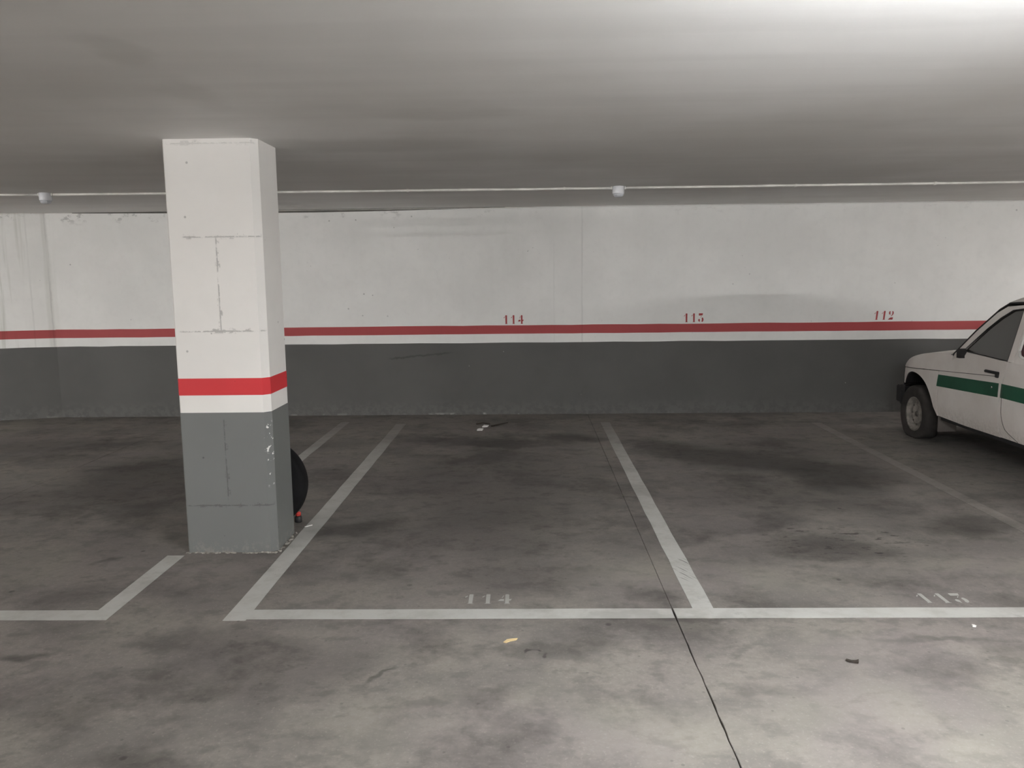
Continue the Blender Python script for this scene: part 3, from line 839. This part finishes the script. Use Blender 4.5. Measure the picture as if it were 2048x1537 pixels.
# front wing below the crease
panel('front_wing', [[(8.20, 0.49)] + [(8.185, 0.60), (8.15, crease_z(8.15)-g)] + [(7.8, crease_z(7.8)-g), (7.36, crease_z(7.36)-g), (7.355+g, 0.29)] + ARCH[::-1]], M['car'])
# bonnet: clamshell sides + top
panel('bonnet_side', [[(8.15, crease_z(8.15)+g)] + SHO + [(7.19, 0.80), (7.262, 0.76), (7.30, crease_z(7.30)+g)]], M['car'])
# bonnet top skin
def skin(name, rows, mat, parent=van, thick=0.012, smooth=True, label=None):
    """rows: list of lists of world points."""
    bm = bmesh.new()
    R = [[bm.verts.new(p) for p in r] for r in rows]
    for a, b in zip(R, R[1:]):
        for k in range(len(a)-1): bm.faces.new((a[k], a[k+1], b[k+1], b[k]))
    bmesh.ops.recalc_face_normals(bm, faces=bm.faces)
    o = bm_obj(name, bm, mat, parent, smooth, origin=ORG)
    md = o.modifiers.new('thickness', 'SOLIDIFY'); md.thickness = thick; md.offset = 0
    if label: o['label'] = label
    return o
def cross(y, z, crown, fwd=0.0, n=12, inset=0.0):
    hw = halfw(y, z)-inset
    return [(CX + hw*(-1+2*k/n), y + fwd*(1-(-1+2*k/n)**2), z + crown*(1-abs(-1+2*k/n)**2.6)) for k in range(n+1)]
skin('bonnet', [cross(8.155, 0.655, 0.0, 0.05), ] + [cross(y_, z_+.002, 0.008+0.036*min(1, (8.1-y_)/0.6), 0.05*max(0, 1-(8.1-y_)/0.35)) for y_, z_ in SHO if y_ > 7.19], M['car'])
skin('cowl', [cross(7.195, 0.862, 0.03, 0.03), cross(7.12, 0.868, 0.03, 0.06)], M['black'])
# door: lower skin and window frame
DOORF = [(7.352, 0.29), (7.352, crease_z(7.35)), (7.30, 0.74), (7.262, 0.76), (7.19, 0.805), (7.13, 0.868)]
panel('door', [DOORF + [(6.985, 0.915), (6.70, 0.912), (6.335, 0.890), (6.41, 0.885), (6.41, 0.62), (6.405, 0.45), (6.375, 0.284), (6.9, 0.280)][:0] + [(6.985, 0.915), (6.335, 0.893), (6.405, 0.62), (6.405, 0.45), (6.375, 0.284), (6.9, 0.280)],
               # A-post and top of the frame, around the window
               [(7.13, 0.868), (6.90, 1.078), (6.739, 1.119), (6.985, 0.915)], [(6.90, 1.078), (6.665, 1.258), (6.60, 1.215), (6.739, 1.119)],
               [(6.665, 1.258), (6.55, 1.312), (6.467, 1.283), (6.60, 1.215)], [(6.55, 1.312), (6.262, 1.338), (6.335, 1.300), (6.467, 1.283)],
               [(6.262, 1.338), (6.262, 0.893), (6.335, 0.893), (6.335, 1.300)]], M['car'])
WIN = [(6.99, 0.917), (6.739, 1.121), (6.60, 1.217), (6.467, 1.285), (6.333, 1.302), (6.333, 0.895)]
panel('door_glass', [WIN], M['glass'], off=-0.012, thick=0.004)
# black rubber around the door glass
def edge_tube(name, pts, r, mat, off=0.0, n=6, label=None, closed=False):
    for s in (-1, 1):
        bm = bmesh.new()
        P = []
        q = pts + ([pts[0]] if closed else [])
        for (a, b) in zip(q, q[1:]):
            m = max(1, int(math.hypot(b[0]-a[0], b[1]-a[1])/0.08))
            for k in range(m):
                f = k/m; P.append((a[0]+(b[0]-a[0])*f, a[1]+(b[1]-a[1])*f))
        P.append(q[-1])
        add_tube(bm, [(CX+s*(halfw(y, z)+off), y, z) for y, z in P], r, n)
        o = bm_obj(name, bm, mat, van, True, origin=ORG)
        if label: o['label'] = label
edge_tube('window_seal', WIN, 0.006, M['black'], off=-0.004, closed=True)
edge_tube('windscreen_seal', [(7.15, 0.858), (7.124, 0.876), (6.884, 1.100), (6.645, 1.284), (6.536, 1.338), (6.40, 1.347), (6.262, 1.352), (6.12, 1.398), (5.87, 1.438), (5.4, 1.478), (4.45, 1.488)], 0.009, M['black'], off=-0.002)
# thin shadow line of the pressed crease along the door, and rear lower seam
edge_tube('pressed_crease', [(7.345, crease_z(7.345)), (7.0, crease_z(7.0)), (6.7, crease_z(6.7)), (6.46, crease_z(6.46))], 0.0025, M['crease'], off=0.001)
edge_tube('body_seam', smooth_line([(6.372, 0.70), (6.366, 0.58), (6.355, 0.46), (6.29, 0.36), (6.14, 0.292)], 4), 0.0022, M['crease'], off=0.0005)
# green stripe film: on the door, then on the rear side
panel('green_stripe', [[(7.362, 0.668), (6.42, 0.712), (6.42, 0.600), (7.385, 0.560)]], M['green'], off=0.0016, thick=0.001)
panel('green_stripe', [[(6.385, 0.713), (5.66, 0.716), (4.42, 0.716), (4.42, 0.604), (6.385, 0.602)]], M['green'], off=0.0016, thick=0.001)
# rear body side with window hole and wheel arch
RA = [(5.25+0.34*math.cos(math.radians(a)), 0.30+0.34*math.sin(math.radians(a))) for a in range(0, 181, 20)]
W2 = [(6.225, 0.985), (6.20, 0.95), (6.155, 0.935), (5.60, 0.935), (5.56, 0.96), (5.55, 1.0), (5.55, 1.20), (5.57, 1.245), (5.62, 1.262), (6.135, 1.262), (6.195, 1.245), (6.22, 1.205)]
panel('rear_side', [[(6.369, 0.288), (6.399, 0.45), (6.399, 0.62), (6.33, 0.888), (6.256, 0.893), (4.40, 0.893), (4.36, 0.60), (4.38, 0.33), (4.91, 0.30)] + RA[::-1] + [(5.59, 0.288)],
                    [(6.256, 0.893), (6.256, 1.345), (6.12, 1.39), (5.87, 1.43), (5.87, 1.262), (6.135, 1.262), (6.195, 1.245), (6.22, 1.205), (6.225, 0.985), (6.20, 0.95), (6.155, 0.935), (5.87, 0.935), (5.87, 0.893)],
                    [(5.87, 1.43), (5.4, 1.47), (4.45, 1.48), (4.40, 0.893), (5.87, 0.893), (5.87, 0.935), (5.60, 0.935), (5.56, 0.96), (5.55, 1.0), (5.55, 1.20), (5.57, 1.245), (5.62, 1.262), (5.87, 1.262)]], M['car'])
panel('side_window', [W2], M['maroon'], off=-0.010, thick=0.004, label='dark maroon side window')
edge_tube('side_window_seal', W2, 0.011, M['seal'] if 'seal' in M else M['conduit'], off=-0.002, closed=True)
# windscreen and roof
wr = []
for y, z, f, c_ in ((7.118, 0.878, 0.09, 0.02), (6.90, 1.086, 0.09, 0.03), (6.66, 1.275, 0.08, 0.045), (6.545, 1.335, 0.06, 0.06)):
    wr.append(cross(y, z, c_, f, inset=0.01))
skin('windscreen', wr, M['glass'], thick=0.006)
def roofcross(y, z, crown, n=16, inset=0.0):
    hw = halfw(y, z) - inset
    return [(CX+hw*(-1+2*k/n), y + 0.06*(1-(-1+2*k/n)**2)*(1 if y > 6.4 else 0), z + crown*(1-abs(-1+2*k/n)**5)) for k in range(n+1)]
skin('roof', [roofcross(6.54, 1.340, 0.055), roofcross(6.44, 1.350, 0.085), roofcross(6.26, 1.355, 0.125), roofcross(6.12, 1.398, 0.13), roofcross(5.87, 1.438, 0.14), roofcross(5.4, 1.478, 0.15), roofcross(4.9, 1.485, 0.15), roofcross(4.5, 1.488, 0.13), roofcross(4.43, 1.47, 0.02)], M['car'])
# tail: panel, lamps, bumper
skin('tailgate', [cross(4.43, 1.48, 0.03, -0.02), cross(4.40, 0.95, 0.0, -0.04), cross(4.355, 0.60, 0.0, -0.04), cross(4.38, 0.34, 0.0, -0.02)], M['car'])
for s in (-1, 1):
    bm = bmesh.new(); add_box(bm, CX+s*0.66-.05, CX+s*0.66+.05, 4.30, 4.37, 0.62, 0.86, 0.01)
    bm_obj('tail_lamp', bm, M['tail'], van, origin=ORG)
def bumper(y0, sgn, label):
    bm = bmesh.new(); n = 16
    prof = [(0, 0.27), (0.09, 0.275), (0.125, 0.31), (0.125, 0.43), (0.10, 0.468), (0, 0.472)]
    rows = []
    for k in range(n+1):
        u = -1+2*k/n
        x = CX+u*0.74
        yy = y0 - sgn*0.16*abs(u)**4
        rows.append([bm.verts.new((x, yy+sgn*a, z)) for a, z in prof])
    for A, B in zip(rows, rows[1:]):
        for j in range(len(prof)-1): bm.faces.new((A[j], A[j+1], B[j+1], B[j]))
    bm.faces.new(rows[0]); bm.faces.new(rows[-1][::-1])
    bmesh.ops.recalc_face_normals(bm, faces=bm.faces)
    # return of the bumper round the corner
    for s in (-1, 1):
        add_box(bm, CX+s*0.70-.045, CX+s*0.70+.045, min(y0-sgn*0.10, y0-sgn*0.06), max(y0-sgn*0.10, y0+sgn*0.02), 0.29, 0.46, 0.01)
    o = bm_obj('bumper', bm, M['black'], van, origin=ORG); o['label'] = label
bumper(8.235, 1, 'black front bumper'); bumper(4.40, -1, 'black rear bumper')
# nose
skin('nose_panel', [cross(8.19, 0.46, 0.0, 0.06), cross(8.185, 0.56, 0.0, 0.06), cross(8.155, 0.652, 0.0, 0.05)], M['black'])
for s in (-1, 1):
    bm = bmesh.new(); add_box(bm, CX+s*0.54-.10, CX+s*0.54+.10, 8.17, 8.245, 0.50, 0.62, 0.015)
    bm_obj('headlamp', bm, M['head'], van, origin=ORG)
    bm = bmesh.new(); add_box(bm, CX+s*0.665-.02, CX+s*0.665+.02, 8.13, 8.215, 0.50, 0.60, 0.008)
    bm_obj('indicator', bm, M['amber'], van, origin=ORG)
for k in range(5):
    bm = bmesh.new(); add_box(bm, CX-.42, CX+.42, 8.225, 8.262, 0.505+k*0.024, 0.513+k*0.024)
    bm_obj('grille_bar', bm, M['black'], van, origin=ORG)
# underbody and cabin floor
bm = bmesh.new()
add_box(bm, CX-0.70, CX+0.70, 5.62, 7.30, 0.24, 0.40)
add_box(bm, CX-0.46, CX+0.46, 4.42, 8.15, 0.26, 0.62)
add_box(bm, CX-0.70, CX+0.70, 7.22, 7.30, 0.30, 0.80)
add_box(bm, CX-0.70, CX+0.70, 4.42, 4.88, 0.34, 0.60)
add_box(bm, CX-0.68, CX+0.68, 4.45, 6.12, 0.58, 0.66)
bm_obj('underbody', bm, M['car_interior'], van, origin=ORG)
bm = bmesh.new(); add_box(bm, CX-0.66, CX+0.66, 6.92, 7.24, 0.74, 0.86, 0.03)
bm_obj('dashboard', bm, M['car_interior'], van, origin=ORG)
for s in (-1, 1):
    bm = bmesh.new(); add_box(bm, CX+s*0.34-.23, CX+s*0.34+.23, 6.25, 6.72, 0.40, 0.56, 0.05); add_box(bm, CX+s*0.34-.22, CX+s*0.34+.22, 6.16, 6.30, 0.50, 1.08, 0.04)
    add_box(bm, CX+s*0.34-.12, CX+s*0.34+.12, 6.15, 6.23, 1.09, 1.22, 0.03)
    bm_obj('seat', bm, M['car_interior'], van, origin=ORG)
# wheel-arch liners
for yc, arch in ((7.80, ARCH), (5.25, RA)):
    for s in (-1, 1):
        pts = arch
        skin('arch_liner', [[(CX+s*(halfw(y, z)-0.004), y, z+0.004) for y, z in pts], [(CX+s*(halfw(y, z)-0.02), y, z-0.006) for y, z in pts], [(CX+s*0.46, y, z+0.02) for y, z in pts]], M['black'], thick=0.004)
# wheels: soft front tyre, flattened on the ground
def van_wheel(y, s, label=None):
    zc, R = 0.225, 0.280
    cx = CX + s*0.695
    bm = bmesh.new(); add_lathe(bm, tyre_profile(R, 0.155, 0.160), (cx, y, zc), 'X', 56, closed=True)
    for v in bm.verts:
        if v.co.z < 0.06:
            k = (0.06-v.co.z)/0.10
            v.co.x += (v.co.x-cx)*0.35*k
            v.co.z = max(0.0, 0.06-(0.06-v.co.z)*0.6)
            if v.co.z < 0.004: v.co.z = 0.0
    t_ = bm_obj('tyre', bm, M['dusty_rubber'], van, True, origin=ORG)
    if label: t_['label'] = label
    bm = bmesh.new()
    P = [(0.001, 0.028), (0.030, 0.028), (0.034, 0.010), (0.070, 0.004), (0.095, 0.024), (0.112, 0.026), (0.125, 0.002), (0.140, 0.004), (0.150, 0.050), (0.166, 0.062), (0.168, 0.056), (0.155, 0.040), (0.150, -0.05), (0.001, -0.05)]
    add_lathe(bm, [(r, s*h) for r, h in P], (cx, y, zc), 'X', 48)
    rim = bm_obj('wheel_rim', bm, M['steel'], van, True, origin=ORG)
    bm = bmesh.new()
    add_lathe(bm, [(0.001, s*0.044), (0.020, s*0.042), (0.028, s*0.030), (0.028, s*0.01)], (cx, y, zc), 'X', 20)
    bm_obj('hub_cap', bm, M['hub'], rim, True, origin=ORG)
    for k in range(8):
        a = 2*math.pi*k/8
        bm = bmesh.new(); add_lathe(bm, [(0.001, 0), (0.010, 0), (0.010, s*0.004), (0.001, s*0.004)], (cx+s*0.0245, y+0.104*math.cos(a), zc+0.104*math.sin(a)), 'X', 10)
        bm_obj('rim_slot', bm, M['hub'], rim, origin=ORG)
for s in (-1, 1):
    van_wheel(7.835, s, 'dusty soft front tyre' if s < 0 else None)
    van_wheel(5.25, s)
    bm = bmesh.new(); add_box(bm, CX+s*0.66-.085, CX+s*0.66+.085, 7.385, 7.393, 0.135, 0.30, 0.002)
    o = bm_obj('mud_flap', bm, M['flap'], van, origin=ORG)
    # sill under the door
    bm = bmesh.new(); add_box(bm, CX+s*0.735-.012, CX+s*0.735+.012, 5.62, 7.34, 0.250, 0.292, 0.006)
    bm_obj('sill', bm, M['black'], van, origin=ORG)
    # door handle, lock, mirror stub
    hx = CX+s*halfw(6.53, 0.79)
    bm = bmesh.new(); add_box(bm, hx-.012+s*.008, hx+.012+s*.008, 6.435, 6.62, 0.778, 0.800, 0.005)
    add_box(bm, hx-.010+s*.004, hx+.010+s*.004, 6.435, 6.475, 0.752, 0.800, 0.004)
    o = bm_obj('door_handle', bm, M['black'], van, origin=ORG); o['label'] = 'black door handle'
    lx = CX+s*halfw(6.50, 0.672)
    bm = bmesh.new(); add_lathe(bm, [(0.001, s*0.006), (0.008, s*0.006), (0.010, s*0.003), (0.010, -s*0.004)], (lx, 6.51, 0.668), 'X', 14)
    bm_obj('door_lock', bm, M['chrome'], van, origin=ORG)
    mx = CX+s*halfw(6.97, 0.90)
    bm = bmesh.new()
    pr = [(7.005, 0.925), (6.965, 0.94), (6.925, 0.925), (6.935, 0.898), (6.955, 0.858), (7.0, 0.858)]
    A = [bm.verts.new((mx-s*.006, y, z)) for y, z in pr]; B = [bm.verts.new((mx+s*.045, y, z)) for y, z in pr]
    bm.faces.new(A); bm.faces.new(B[::-1])
    for k in range(6): bm.faces.new((A[k], A[(k+1) % 6], B[(k+1) % 6], B[k]))
    o = bm_obj('mirror_stub', bm, M['black'], van, origin=ORG); o['label'] = 'black mirror stub'
